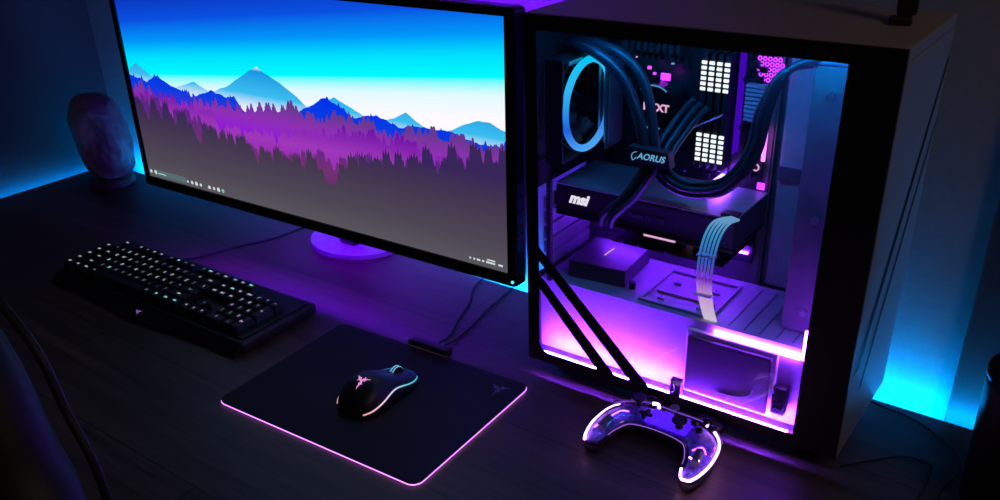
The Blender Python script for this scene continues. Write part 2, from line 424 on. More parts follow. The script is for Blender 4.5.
# ------------------------------------------------------------------ pc tower
CL, CH, CW = .434, .475, .203
def tower():
    t = empty('computer_tower', 'pale grey computer tower with glass side and purple lit interior', 'computer', (1.3796, -.1962, 0.), .0215)
    Z = .0207
    def T(mb): bmesh.ops.translate(mb.bm, verts=mb.bm.verts, vec=(0, 0, Z)); return mb
    def part(mb, name, mats, parent=None):
        return T(mb).build(name, mats, parent or t)
    # outer shell
    part(MB().box(0, CL, .0045, CW, CH - .014, CH, .003), 'top_panel', M['case'])
    part(MB().box(CL - .010, CL, .0045, CW, 0, CH - .0145, .002), 'front_panel', M['case'])
    part(MB().box(0, CL - .0105, CW - .004, CW, 0, CH - .0145), 'far_side_panel', M['case'])
    part(MB().box(0, CL - .0105, .0045, CW - .0045, 0, .010), 'floor_panel', M['inner'])
    rp = MB()
    rp.box(.001, .004, .0045, .022, .0105, CH - .0145).box(.001, .004, .148, CW - .0045, .0105, CH - .0145).box(.001, .004, .0225, .1475, .0105, .125).box(.001, .004, .0225, .1475, .25, .285).box(.001, .004, .0225, .1475, .418, CH - .0145)
    part(rp, 'rear_panel', M['matblack'])
    gr = MB().box(.0015, .0025, .0225, .1475, .285, .418)  # solid sheet behind the rings, added to block the purple glow from outside
    for k in range(7): gr.torus((.0035, .0805, .352), .010 + k * .0085, .0008, 'x', 36, 4)
    part(gr, 'exhaust_grille', M['matblack'])
    for x in (.04, CL - .06):
        for y in (.035, .125):
            MB().box(x, x + .03, y, y + .025, 0, Z - .0003, .003).build('foot', M['black'], t)
    # diagonal stripes across the front face
    fs = MB()
    def stripe(y0, z0, y1, z1, w): fs.quad([(CL + .0006, y0 - w, z0), (CL + .0006, y0, z0), (CL + .0006, y1, z1), (CL + .0006, y1 - w * .3, z1)])
    stripe(.034, .11, .200, .43, .021); stripe(.062, .07, .202, .36, .013)
    part(fs, 'front_stripe', M['caseblack'])
    # glass side: clear pane, black printed border, two diagonal stripes
    gp = part(MB().box(0.0005, CL - .0005, .0, .0035, .001, CH - .0005), 'glass_panel', M['glass'])
    gb = MB()
    y0, y1 = -.0009, -.0002
    gb.box(.0005, .0185, y0, y1, .001, CH - .0005); gb.box(.381, CL - .0005, y0, y1, .001, CH - .0005)
    gb.box(.0185, .381, y0, y1, .456, CH - .0005); gb.box(.0185, .381, y0, y1, .001, .0165)
    for (x, z) in ((.0185, .0165),):
        gb.prism([(x, z), (x + .014, z), (x + .006, z + .0025), (x + .002, z + .007), (x, z + .014)], 0, .0006, mat=Matrix(((1, 0, 0, 0), (0, 0, 1, y0), (0, 1, 0, 0), (0, 0, 0, 1))))
    g2 = part(gb, 'black_border', M['caseblack'], gp)
    st = MB()
    F = Matrix(((1, 0, 0, 0), (0, 0, 1, -.0018), (0, 1, 0, 0), (0, 0, 0, 1)))
    st.prism([(.0185, .139), (.0185, .118), (.112, .0165), (.139, .0165)], 0, .0007, mat=F)
    part(st, 'diagonal_stripe', M['caseblack'], gp)
    st = MB(); st.prism([(.0185, .178), (.0185, .158), (.162, .0165), (.190, .0165)], 0, .0007, mat=F)
    part(st, 'diagonal_stripe', M['caseblack'], gp)
    # tray behind the board
    tr = MB().box(.0045, .262, .158, .160, .0105, CH - .0145).box(.262, .423, .172, .174, .0105, CH - .0145).box(.2625, .2645, .160, .172, .0105, CH - .0145)
    part(tr, 'motherboard_tray', M['inner'])
    pl = MB().box(.272, .325, .160, .164, .122, .438, .004)
    pl = part(pl, 'cable_cover', M['innerL'])
    part(MB().box(.274, .323, .1555, .1595, .268, .286, .001), 'band', M['box'], pl)
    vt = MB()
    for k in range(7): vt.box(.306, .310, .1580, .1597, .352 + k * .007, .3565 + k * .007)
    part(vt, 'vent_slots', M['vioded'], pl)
    # psu shroud
    sh = MB().box(.0045, .376, .026, .030, .0105, .118).box(.0045, .376, .0301, .1575, .115, .118, 0)
    sh = part(sh, 'power_supply_shroud', M['shroud'])
    # recessed drive tray on shroud top
    dr = MB()
    for a in ((.150, .252, .034, .038), (.150, .252, .132, .136), (.150, .154, .0385, .1315), (.248, .252, .0385, .1315)): dr.box(a[0], a[1], a[2], a[3], .1185, .1225, .0008)
    for x, y in ((.17, .05), (.17, .1), (.225, .05), (.225, .1)): dr.box(x, x + .010, y, y + .002, .1185, .1215); dr.box(x, x + .002, y, y + .010, .1185, .1215)
    dr.box(.160, .242, .07, .072, .1185, .1205)
    part(dr, 'drive_tray', M['shroudtop'], sh)
    sl = MB()
    for k in range(5): sl.box(.275 + k * .020, .277 + k * .020, .034, .145, .1182, .1190)
    part(sl, 'vent_slots', M['inner'], sh)
    part(MB().cyl((.128, .060, .1185), (.128, .060, .128), .0045, n=16), 'thumb_screw', M['black'], sh)
    # drive box on shroud (left)
    bx = MB().box(-.042, .042, -.045, .045, 0, .024, .0015, mat=Matrix.Translation((.073, .096, .1185)) @ Matrix.Rotation(.10, 4, 'Z'))
    bx = part(bx, 'drive_box', M['box'])
    part(MB().box(.070, .072, .085, .112, .1432, .1438), 'indicator_light', M['logopink'], bx)
    # ssd on the shroud front
    sd = MB().box(.233, .341, .010, .017, .022, .102, .0022)
    sd = part(sd, 'solid_state_drive', M['ssd'])
    part(MB().box(.228, .346, .0175, .0255, .017, .107, .002), 'bracket', M['whitesleeve'], sd)
    part(MB().tube([(.277, .0092, .034), (.300, .0092, .0355), (.318, .0092, .043), (.323, .0092, .052)], .0013, 6, 5, .4, taper=lambda u: .4 + .6 * u), 'curved_highlight', M['padglow'] if 0 else M['logogrey'], sd)  # reflected highlight on the drive, painted in as a thin grey curve
    cp = MB()
    cp.box(.347, .364, .008, .022, .030, .068, .002)
    for z in (.036, .045, .054): cp.box(.349, .362, .0065, .0078, z, z + .004)
    part(cp, 'power_plug', M['black'], sd)
    sk = part(MB().box(.2165, .232, .004, .013, .0107, .036, .0015), 'cable_clip', M['box'])
    part(MB().tube([(.219, .003, .014), (.224, .003, .022), (.222, .003, .030)], .001, 6, 4), 'emblem', M['logogrey'], sk)
    # light strips, with added fill strips last
    part(MB().box(.022, .372, .0045, .0075, .0107, .0135), 'light_strip', M['strip'])
    part(MB().box(.262, .370, .022, .025, .1050, .1125), 'light_strip', M['strip2'])
    part(MB().box(.3745, .3775, .012, .015, .112, .150), 'light_strip', M['strip2'])
    part(MB().box(.06, .40, .020, .024, .4565, .4595), 'light_strip', M['toplight'])
    part(MB().box(.035, .25, .1455, .1485, .1640, .1665), 'light_strip', M['fillstrip'])  # added fill, an unseen strip that brightens the shroud top
    part(MB().box(.378, .381, .060, .063, .14, .43), 'light_strip', M['fillstrip'])  # added violet fill, an unseen strip behind the cable bar
    # cable bar
    cb = MB().box(.331, .372, .060, .084, .1195, .438, .002).box(.3725, .3765, .050, .090, .1195, .450, .001)
    cb = part(cb, 'cable_bar', M['inner'])
    bb = MB().box(.330, .374, .056, .088, .4385, .456, .002)
    part(bb, 'bar_cap', M['steel'], cb)
    for x, z in ((.352, .408), (.354, .265), (.356, .148)): part(MB().cyl((x, .0598, z), (x, .0575, z), .0045, n=18), 'screw', M['steel'], cb)
    part(MB().box(.3655, .3672, .0580, .0595, .13, .430), 'edge_line', M['steel'], cb)
    # motherboard with chips and shrouds
    mb = MB().box(.030, .255, .150, .153, .150, .440)
    mb = part(mb, 'motherboard', M['pcb'])
    rr = random.Random(4)
    ch = MB()
    for i in range(110):
        x, z = rr.uniform(.06, .25), rr.uniform(.155, .435); w, h, d = rr.uniform(.003, .012), rr.uniform(.003, .010), rr.uniform(.002, .009)
        if .08 < x < .13 and .30 < z < .37: continue
        ch.box(x, min(.254, x + w), .1497 - d, .1497, z, z + h, .0004, 1)
    part(ch, 'chips', [M['pcb']], mb)
    for x, z in [(.075 + i * .009, .405) for i in range(9)] + [(.065, .33 + i * .009) for i in range(6)]:
        part(MB().cyl((x, .1496, z), (x, .141, z), .003, n=12), 'capacitor', M['black'], mb)
    hs = MB()
    for i in range(8):
        x = .036 + i * .0028
        hs.box(x, x + .0016, .118 + .010 * math.sin(i * .8), .149, .285 + .004 * (i % 3), .402 - .006 * (i % 2), .0004, 1)
    part(hs, 'heat_sink', M['steel'], mb)
    h2 = MB()
    for i in range(9): h2.box(.070 + i * .009, .076 + i * .009, .120, .149, .416, .432, .0008, 1)
    part(h2, 'heat_sink', M['matblack'], mb)
    for (x0, x1, z0, z1, y, m) in ((.120, .133, .381, .390, .128, 'magled'), (.100, .105, .392, .396, .13, 'magled'), (.108, .112, .386, .389, .13, 'magled'),
                                   (.088, .090, .407, .409, .12, 'logopink'), (.137, .141, .404, .406, .12, 'logocyan'), (.163, .166, .27, .272, .12, 'vioded')):
        part(MB().box(x0, x1, y, y + .003, z0, z1, .0006, 1, mat=None), 'board_light', M[m], mb)
    part(MB().box(.2205, .2222, .132, .1495, .30, .428), 'board_light', M['vioded'], mb)
    part(MB().box(.2235, .2295, .146, .1495, .28, .425, .0005, 1), 'edge_cover', M['black'], mb)
    sock = MB()
    for i in range(9): sock.box(.228, .251, .139, .1495, .342 + i * .0052, .3455 + i * .0052, .0003, 1)
    part(sock, 'power_socket', M['innerL'], mb)
    part(MB().box(.203, .219, .112, .1495, .262, .2660, .0005, 1), 'board_light', M['hotfill'], mb)  # added glow, stands in for the memory's reflection on the backplate
    gl = MB()
    for i in range(5):
        for j in range(5):
            cx, cz = .2385 + i * .0062 + (j % 2) * .0031, .392 + j * .0062
            gl.torus((cx, .1485, cz), .0023, .0009, 'y', 6, 4)
    part(gl, 'honeycomb_light', M['magled'], mb)
    part(MB().box(.2535, .2585, .146, .149, .292, .330, .001), 'board_light', M['pinkled'], mb)
    part(MB().box(.252, .262, .146, .149, .255, .264, .001), 'board_light', M['magled'], mb)
    part(MB().torus((.249, .144, .284), .004, .001, 'y', 16, 5), 'board_light', M['logopink'], mb)
    # lower slots with glowing line
    ls_ = MB()
    for k, z in enumerate((.168, .196, .208)): ls_.box(.075, .205, .136, .1495, z, z + .005, .0008)
    part(ls_, 'expansion_slot', M['black'], mb)
    part(MB().box(.176, .217, .118, .121, .190, .1925), 'board_light', M['logopink'], mb)
    # memory: four sticks, each with two lit groups
    for k in range(4):
        x = .1775 + k * .0098
        m_ = part(MB().box(x, x + .0062, .122, .1495, .278, .422, .0008, 1), 'memory_stick', M['black'])
        for g in (.3775, .2885):
            li = MB()
            for j in range(6):
                z = g + j * .00635
                li.box(x - .0002, x + .0066, .1195, .1216, z, z + .0042, .0009, 2)
            part(li, 'lit_bar', M['white'], m_)
    # rear fan
    fc = (.044, .0805, .352)
    fn = MB(); fn.box(.018, .043, .019, .1420, .288, .2915).box(.018, .043, .019, .1420, .4145, .418).box(.018, .043, .019, .0215, .2915, .4145).box(.018, .043, .1395, .1420, .2915, .4145)
    fn.torus((.030, fc[1], fc[2]), .0600, .0022, 'x', 48, 6)
    fn = part(fn, 'rear_fan', M['matblack'])
    o = part(MB().torus((0, 0, 0), .0565, .0046, 'x', 64, 10, 1.), 'light_ring', M['ring'], fn)
    o.location = (fc[0], fc[1], fc[2] + Z)
    for v in o.data.vertices: v.co.z -= Z
    bl = MB()
    for k in range(9):
        a = 2 * PI * k / 9
        rs = []
        for u in (0, .35, .7, 1):
            r = .016 + .036 * u; aa = a + .35 * u
            rs.append([(.026 + dx * (1 - .3 * u), fc[1] + r * math.cos(aa + da), fc[2] + r * math.sin(aa + da)) for dx, da in ((0, -.20), (.010, .22), (.011, .24), (.001, -.18))])
        bl.rings(rs)
    part(bl, 'blades', M['black'], fn)
    part(MB().cyl((.022, fc[1], fc[2]), (.041, fc[1], fc[2]), .017, n=28), 'hub', M['blackgloss'], fn)
    # slot covers at the rear
    for k in range(5):
        z = .132 + k * .0215
        part(MB().box(.006, .012, .030, .145, z, z + .017, .001), 'slot_cover', M['inner'])
    cs = MB().box(.018, .024, .020, .026, .1185, .262)
    part(cs, 'inner_post', M['matblack'])
    pv = MB()
    for k in range(24): pv.box(.0195, .0215, .0190, .0198, .124 + k * .0055, .1265 + k * .0055)
    part(pv, 'post_holes', M['logodim'])
    # graphics card
    gc = MB().box(.016, .268, .046, .148, .213, .2505, .003)
    gc.box(.016, .268, .046, .148, .207, .2125, .002)
    gc = part(gc, 'graphics_card', M['black'])
    part(MB().box(.0165, .2675, .0455, .1485, .2508, .2528, .0005), 'backplate', M['backplate'], gc)
    part(MB().cyl((.205, .100, .2065), (.205, .100, .1985), .040, n=36).cyl((.085, .100, .2065), (.085, .100, .1985), .040, n=36), 'card_fan', M['inner'], gc)
    rx = (PI / 2, 0, 0)
    text_obj('card_logo', 'msi', .0200, M['logowhite'], gc, (.051, .0454, .2345 + Z), rx, shear=.35, bold=.001)
    text_obj('card_lettering', 'TWIN FROZR', .0085, M['logodim'], gc, (.150, .0454, .2285 + Z), rx)
    part(MB().box(.1945, .1952, .0450, .0457, .216, .236), 'edge_line', M['logodim'], gc)
    part(MB().box(.247, .268, .047, .062, .2530, .2565, .001), 'power_socket', M['black'], gc)
    part(MB().box(.146, .190, .0490, .0520, .2030, .2058, .0006, 1), 'edge_light', M['logopink'], gc)
    # small expansion card under it
    ec = part(MB().box(.095, .250, .062, .1495, .1790, .1808, .0004, 1), 'expansion_card', M['pcb'])
    for i in range(16):
        x, y, w_, d_, h_ = rr.uniform(.10, .235), rr.uniform(.064, .13), rr.uniform(.004, .014), rr.uniform(.004, .012), rr.uniform(.002, .009)
        part(MB().box(x, min(.249, x + w_), y, y + d_, .1810, .1810 + h_, .0005, 1), 'component', M['pcb'] if i % 3 else M['steel'], ec)
    for x in (.108, .132, .171, .224): part(MB().box(x, x + .003, .0612, .0619, .1795, .1815), 'component_light', M['vioded'], ec)
    for x, z in ((.062, .196), (.068, .182), (.058, .172)): part(MB().cyl((x, .1496, z), (x, .138, z), .0035, n=12), 'connector', M['steel'], mb)
    # coolant pump with ring and wordmark
    pc = (.122, 0, .3515)
    pu = MB().cyl((pc[0], .149, pc[2]), (pc[0], .108, pc[2]), .029, n=48)
    pu = part(pu, 'coolant_pump', M['blackgloss'])
    part(MB().torus((pc[0], .108, pc[2]), .0275, .0010, 'y', 40, 6, 1, .9, 2.3).torus((pc[0], .108, pc[2]), .0275, .0012, 'y', 30, 6, 1, 3.9, 5.1).torus((pc[0], .108, pc[2]), .0275, .0012, 'y', 20, 6, 1, 2.8, 3.5), 'light_ring', M['pumpring'], pu)
    text_obj('pump_logo', 'NZXT', .0130, M['logopink'], pu, (pc[0] + .004, .1073, pc[2] + Z), rx, bold=.0005)
    # hoses
    def hose(name, pts, r, mat, n=12): return part(MB().tube(pts, r, n), name, mat)
    A = [(.022, .066, .424), (.030, .062, .429), (.050, .055, .430), (.08, .045, .424), (.105, .045, .407), (.12, .05, .381), (.133, .05, .352), (.14, .052, .322), (.143, .055, .305)]
    B = [(.026, .080, .430), (.068, .068, .431), (.101, .062, .424), (.123, .062, .406), (.137, .062, .38), (.146, .060, .346), (.152, .058, .317), (.153, .058, .306)]
    hose('coolant_hose', A, .0068, M['hose']); hose('coolant_hose', B, .0062, M['hose'])
    part(MB().box(.020, .034, .050, .084, .404, .416, .003), 'hose_bracket', M['steel'])
    sv = [(.146, .046, .3), (.14, .040, .285), (.122, .036, .256), (.099, .030, .230), (.094, .030, .214)]
    hose('sleeved_cable', sv, .0040, M['sleeve'])
    hose('sleeved_cable', [(x + .015, y, z) for x, y, z in sv], .0042, M['sleeve'])
    hose('sleeved_cable', [(x + .0075, y + .006, z) for x, y, z in sv], .0040, M['sleeve'])
    LP = [(.152, .055, .310), (.16, .05, .3), (.175, .045, .287), (.197, .045, .279), (.22, .045, .28), (.247, .045, .29), (.269, .045, .315), (.279, .05, .344), (.283, .05, .376), (.29, .05, .402), (.3, .05, .424), (.315, .055, .436), (.333, .06, .44)]
    cx, cz = .22, .37
    for k, (off, r) in enumerate(((-.0065, .0042), (.0, .0046), (.0065, .0042))):
        pts = []
        for i, p in enumerate(LP):
            v = Vector((p[0] - cx, 0, p[2] - cz)); v.normalize()
            q = Vector(p) + v * off; pts.append((q.x, q.y + (.004 if k == 0 else 0), min(.449, q.z)))
        hose('sleeved_cable', pts, r, M['hose'])
    U = [(.152, .06, .302), (.153, .08, .319), (.161, .1, .34), (.170, .11, .356), (.178, .114, .366)]
    for dx in (-.004, .005, .014): hose('sleeved_cable', [(x + dx, y, z - dx * .5) for x, y, z in U], .0040, M['hose'])
    hose('thin_cable', [(.159, .07, .3), (.162, .09, .313), (.175, .108, .332), (.196, .112, .344), (.212, .114, .353)], .0012, M['steel'], 6)
    # badge holding the hoses
    bd = MB(); bd.prism([(-.028, -.0095), (.030, -.0105), (.026, .0085), (-.027, .010)], 0, .014, mat=Matrix.Translation((.154, .049, .3125)) @ Matrix.Rotation(PI / 2, 4, 'X'))
    bd = part(bd, 'bridge_badge', M['hose'])
    text_obj('badge_logo', 'AORUS', .0112, M['logocyan'], bd, (.158, .0346, .3125 + Z), rx, shear=.3, bold=.0002)
    part(MB().tube([(.1395, .0345, .3175), (.1345, .0345, .3155), (.1325, .0345, .311), (.1345, .0345, .3065), (.139, .0345, .311)], .0009, 6, 5, .5), 'badge_emblem', M['logocyan'], bd)
    # white comb cable with cyan-to-white glow
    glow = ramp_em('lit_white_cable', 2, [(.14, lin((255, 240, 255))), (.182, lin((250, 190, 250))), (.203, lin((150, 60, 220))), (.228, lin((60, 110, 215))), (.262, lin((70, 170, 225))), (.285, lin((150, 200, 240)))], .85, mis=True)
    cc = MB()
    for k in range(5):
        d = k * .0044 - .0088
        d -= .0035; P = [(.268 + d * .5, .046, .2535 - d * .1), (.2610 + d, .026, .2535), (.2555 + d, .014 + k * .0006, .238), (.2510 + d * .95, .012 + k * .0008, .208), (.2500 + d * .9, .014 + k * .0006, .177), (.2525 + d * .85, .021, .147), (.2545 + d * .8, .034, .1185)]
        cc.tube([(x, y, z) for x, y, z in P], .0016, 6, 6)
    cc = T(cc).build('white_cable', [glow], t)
    # white cable glow ramp is in tower coordinates: shift ramp by building in place
    cm = MB()
    for z in (.160, .212): cm.box(.2355, .2590, .0105, .0185, z, z + .0028, .0006, 1)
    part(cm, 'cable_comb', M['whitesleeve'], cc)
    # front radiator fan block behind the bar (dark)
    ra = MB().box(.384, .420, .020, .150, .1195, .450, .002); part(ra, 'radiator', M['black'])
    return t
tower()

# bracket standing on the tower
bk = empty('bracket', 'black plastic bracket standing on top of the computer tower', 'bracket', (1.772, -.068, .4958), .3)
MB().box(-.012, .010, -.016, .002, 0, .008, .002).box(-.006, .014, -.008, .010, .0082, .09, .004).build('clamp', M['black'], bk)
MB().tube([(.012, 0, .0905), (.014, .005, .14), (.03, .01, .18)], .006, 10).build('arm', M['black'], bk)

# ------------------------------------------------------------------ keyboard
def keyboard():
    P = .0195
    t = empty('keyboard', 'black backlit full size mechanical keyboard left of the mouse mat', 'keyboard', (.5474, -.299, 0), .035)
    x0, x1, yb, yf = -.042, .452, .032, -.124
    bd = MB(); bd.box(x0, x1, yf, yb, .002, .020, .006, 3); bd.box(x0 + .012, x1 - .010, yf + .010, yb - .010, .0201, .0225, .001)
    bd.build('body', M['black'], t)
    for x in (x0 + .03, x1 - .05):
        for y in (yf + .01, yb - .03): MB().box(x, x + .03, y, y + .012, 0, .0019).build('rubber_foot', M['matblack'], t)
    lip = MB()
    n = 28
    rs = []
    for i in range(n + 1):
        x = x0 + .004 + (x1 - x0 - .008) * i / n
        d = .014 + .012 * math.exp(-((i / n - .5) / .16) ** 2)
        rs.append([(x, yf - .0003, .003), (x, yf - d, .003), (x, yf - d, .006), (x, yf - .0003, .016)])
    lip.rings(rs); lip.build('front_lip', M['black'], t)
    lg = MB(); snake_logo(lg, .0085, lambda x, y: (.21 + x, yf - .010 + y * .8, .0122 + (y * .35))); lg.build('logo', M['kblogo'], t)
    MB().tube([(.10, yb + .001, .010), (.115, .07, .008), (.13, .12, .006), (.162, .20, .0045), (.175, .27, .0045), (.178, .2945, .0045)], .0024, 8, 6).build('cable', M['matblack'], t)
    K = []
    u = 1.25
    def row(y, xs):
        for it in xs:
            x, w, c = it; K.append((x, y, w, c))
    for i in range(5): K.append((0, 1.25 + i, 1, 'M%d' % (i + 1)))
    o = u
    K += [(o, 0, 1, 'Esc')] + [(o + 2 + i, 0, 1, 'F%d' % (i + 1)) for i in range(4)] + [(o + 6.5 + i, 0, 1, 'F%d' % (i + 5)) for i in range(4)] + [(o + 11 + i, 0, 1, 'F%d' % (i + 9)) for i in range(4)]
    K += [(o + 15.25, 0, 1, 'Prt'), (o + 16.25, 0, 1, 'Scr'), (o + 17.25, 0, 1, 'Brk')]
    K += [(o + i, 1.25, 1, c) for i, c in enumerate('`1234567890-=')] + [(o + 13, 1.25, 2, 'Back')]
    K += [(o, 2.25, 1.5, 'Tab')] + [(o + 1.5 + i, 2.25, 1, c) for i, c in enumerate('QWERTYUIOP[]')] + [(o + 13.5, 2.25, 1.5, '\\')]
    K += [(o, 3.25, 1.75, 'Caps')] + [(o + 1.75 + i, 3.25, 1, c) for i, c in enumerate("ASDFGHJKL;'")] + [(o + 12.75, 3.25, 2.25, 'Enter')]
    K += [(o, 4.25, 2.25, 'Shift')] + [(o + 2.25 + i, 4.25, 1, c) for i, c in enumerate('ZXCVBNM,./')] + [(o + 12.25, 4.25, 2.75, 'Shift')]
    K += [(o, 5.25, 1.25, 'Ctrl'), (o + 1.25, 5.25, 1.25, 'Win'), (o + 2.5, 5.25, 1.25, 'Alt'), (o + 3.75, 5.25, 6.25, ''), (o + 10, 5.25, 1.25, 'Alt'), (o + 11.25, 5.25, 1.25, 'Fn'), (o + 12.5, 5.25, 1.25, 'Mn'), (o + 13.75, 5.25, 1.25, 'Ctrl')]
    for r, cs in ((1.25, ('Ins', 'Hm', 'Up')), (2.25, ('Del', 'End', 'Dn'))):
        K += [(o + 15.25 + i, r, 1, c) for i, c in enumerate(cs)]
    K += [(o + 16.25, 4.25, 1, '^'), (o + 15.25, 5.25, 1, '<'), (o + 16.25, 5.25, 1, 'v'), (o + 17.25, 5.25, 1, '>')]
    q = o + 18.5
    K += [(q, 1.25, 1, 'Num'), (q + 1, 1.25, 1, '/'), (q + 2, 1.25, 1, '*'), (q + 3, 1.25, 1, '-')]
    K += [(q + i, 2.25, 1, c) for i, c in enumerate('789')] + [(q + i, 3.25, 1, c) for i, c in enumerate('456')] + [(q + i, 4.25, 1, c) for i, c in enumerate('123')]
    K += [(q, 5.25, 2, '0'), (q + 2, 5.25, 1, '.')]
    tall = [(q + 3, 2.25, '+'), (q + 3, 4.25, 'Ent')]
    allk = []
    for x, y, w, c in K: allk.append((x, y, w, 1, c))
    for x, y, c in tall: allk.append((x, y, 1, 2, c))
    def keymesh(mb, x, y, w, h, c, dark):
        X0, X1 = (x - .5 - o) * P + .0009 , (x - .5 + w - o) * P - .0009
        Y1, Y0 = -(y - .5) * P - .0009, -(y - .5 + h) * P + .0009
        zb, zt = .0228, .0350; i = .0026
        mb.mi = 0
        mb.rings([[(X0, Y0, zb), (X1, Y0, zb), (X1, Y1, zb), (X0, Y1, zb)], [(X0 + i, Y0 + i, zt), (X1 - i, Y0 + i, zt), (X1 - i, Y1 - i * .6, zt), (X0 + i, Y1 - i * .6, zt)]])
        if c:
            me = text_mesh(c, .0074 if len(c) == 1 else (.0050 if len(c) < 4 else .0040), .00005, bold=.0004)
            for v in me.vertices: v.co += Vector(((X0 + X1) / 2 - (.002 if len(c) > 2 else 0), (Y0 + Y1) / 2 + .001, zt + .0002))
            k0 = len(mb.bm.faces); mb.bm.from_mesh(me); mb.bm.faces.ensure_lookup_table()
            for f in mb.bm.faces[k0:]: f.material_index = 1
            bpy.data.meshes.remove(me)
    # the far left keys are smallest in the photo: those form the shared part
    allk.sort(key=lambda k: k[0] - k[1] * .3)
    cut = len(allk) - 100
    rest = MB()
    for i, k in enumerate(allk):
        rr = R.random()
        lm = M['keyA'] if rr < .55 else M['keyB'] if rr < .82 else M['keyC']
        if k[0] > 17 and k[1] > 3: lm = M['keyD'] if rr < .6 else M['keyB']
        if 3.5 < k[0] < 13 and k[1] > 4 and rr < .6: lm = M['keyB']
        if i < cut: keymesh(rest, *k, False)
        else:
            b = MB(); keymesh(b, *k, False); b.build('key', [M['key'], lm], t)
    ro = rest.build('key', [M['key'], M['keyA']], t); ro['kind'] = 'stuff'
keyboard()

# ------------------------------------------------------------------ mouse mat
def rrect(w, h, r, n=6):
    pts = []
    for cx, cy, a in ((w - r, r, -PI / 2), (w - r, h - r, 0), (r, h - r, PI / 2), (r, r, PI)):
        for i in range(n + 1): pts.append((cx + r * math.cos(a + PI / 2 * i / n), cy + r * math.sin(a + PI / 2 * i / n)))
    return pts
mt = empty('mouse_mat', 'black rectangular mouse mat with thin glowing pink edge', 'mouse mat', (1.0723, -.5086, 0), .052)
MB().prism(rrect(.3505, .254, .014), .0006, .0042).build('mat_surface', M['cloth'], mt)
MB().tube([(x, y, .0019) for x, y in rrect(.3505, .254, .014)], .0009, 6, 1, 1, loop=True).build('edge_light', M['matled'], mt)
lg = MB(); snake_logo(lg, .0165, lambda x, y: (.318 + x * 1.0, .224 + y, .0045)); lg.build('logo', M['logogrey'], mt)
cbx = MB().box(.132, .205, .2545, .272, .0015, .013, .004, 3).build('control_box', M['black'], mt)
MB().tube([(.172, .2725, .007), (.170, .31, .003), (.150, .36, .003), (.135, .41, .003), (.110, .455, .003), (.100, .4986, .003)], .0017, 8).build('cable', M['matblack'], mt)
MB().tube([(.182, .2725, .007), (.184, .30, .003), (.182, .35, .003), (.172, .41, .003), (.168, .455, .003), (.165, .494, .003)], .0017, 8).build('cable', M['matblack'], mt)

# ------------------------------------------------------------------ mouse
def mouse():
    t = empty('computer_mouse', 'black gaming mouse with glowing pink emblem on the mouse mat', 'mouse', (1.252, -.372, .0044), -.02)
    n, m = 26, 24
    def wid(u): return (.0 + .0352 * (1 - abs(2 * u - .62) ** 2.6 * .10) * (1 - .10 * math.exp(-((u - .55) / .16) ** 2)))
    def hgt(u): return .012 + .028 * math.exp(-((u - .36) / .34) ** 2)
    def pt(u, a, off=0):
        e = max(1e-3, 1 - abs(2 * u - 1) ** 5) ** .45
        x = wid(u) * e * math.copysign(abs(math.cos(a)) ** .75, math.cos(a)); z = hgt(u) * (e ** .6) * abs(math.sin(a)) ** .8
        return Vector((x * (1 + off), -.0635 + .127 * u, z * (1 + off) + .0012))
    b = MB(); b.smooth = True
    us = [(.5 - .5 * math.cos(PI * i / n)) for i in range(n + 1)]
    us[0] = .002; us[-1] = .998
    b.rings([[pt(u, PI * j / m) for j in range(m + 1)] for u in us], closed=True)
    b.build('shell', M['blackgloss'] if 0 else M['black'], t)
    b = MB().box(-.024, .024, -.05, .05, 0, .0011); b.build('glide_feet', M['matblack'], t)
    # split line and buttons
    b = MB(); b.tube([pt(u, PI / 2, .012) for u in (.62, .7, .8, .9, .96)], .0007, 6, 3); b.build('button_seam', M['matblack'], t)
    w = MB(); w.cyl((-.0035, .034, .0175), (.0035, .034, .0175), .0105, n=24); w = w.build('scroll_wheel', M['matblack'], t)
    MB().torus((-.0020, .034, .0175), .0106, .0008, 'x', 24, 6).torus((.0020, .034, .0175), .0106, .0008, 'x', 24, 6).build('wheel_light', M['logocyan'], w)
    st = ramp_em('mouse_strip_light', 1, [(-.055, lin((250, 170, 175))), (-.02, lin((250, 215, 240))), (.0, lin((190, 205, 240))), (.025, lin((80, 200, 210))), (.055, lin((60, 175, 205)))], 1)
    for s in (0, 1):
        pa = []
        for i in range(16):
            u = .06 + .88 * i / 15; z = .22 + .30 / (1 + math.exp(-(u - .42) * 11))
            a = math.asin(min(1, z)) ; a = a if s == 0 else PI - a
            pa.append(pt(u, a, .012))
        MB().tube(pa, .0010, 6, 2).build('side_light', st, t)
    b = MB()
    def onshell(x, y):
        u = (y - .030 + .0635) / .127; W_ = wid(u) * .99
        a = math.acos(max(-1, min(1, math.copysign(abs(x / W_) ** (1 / .75), x))))
        return pt(u, a, .02)
    snake_logo(b, .0125, onshell); b.build('emblem', M['logomouse'], t)
mouse()

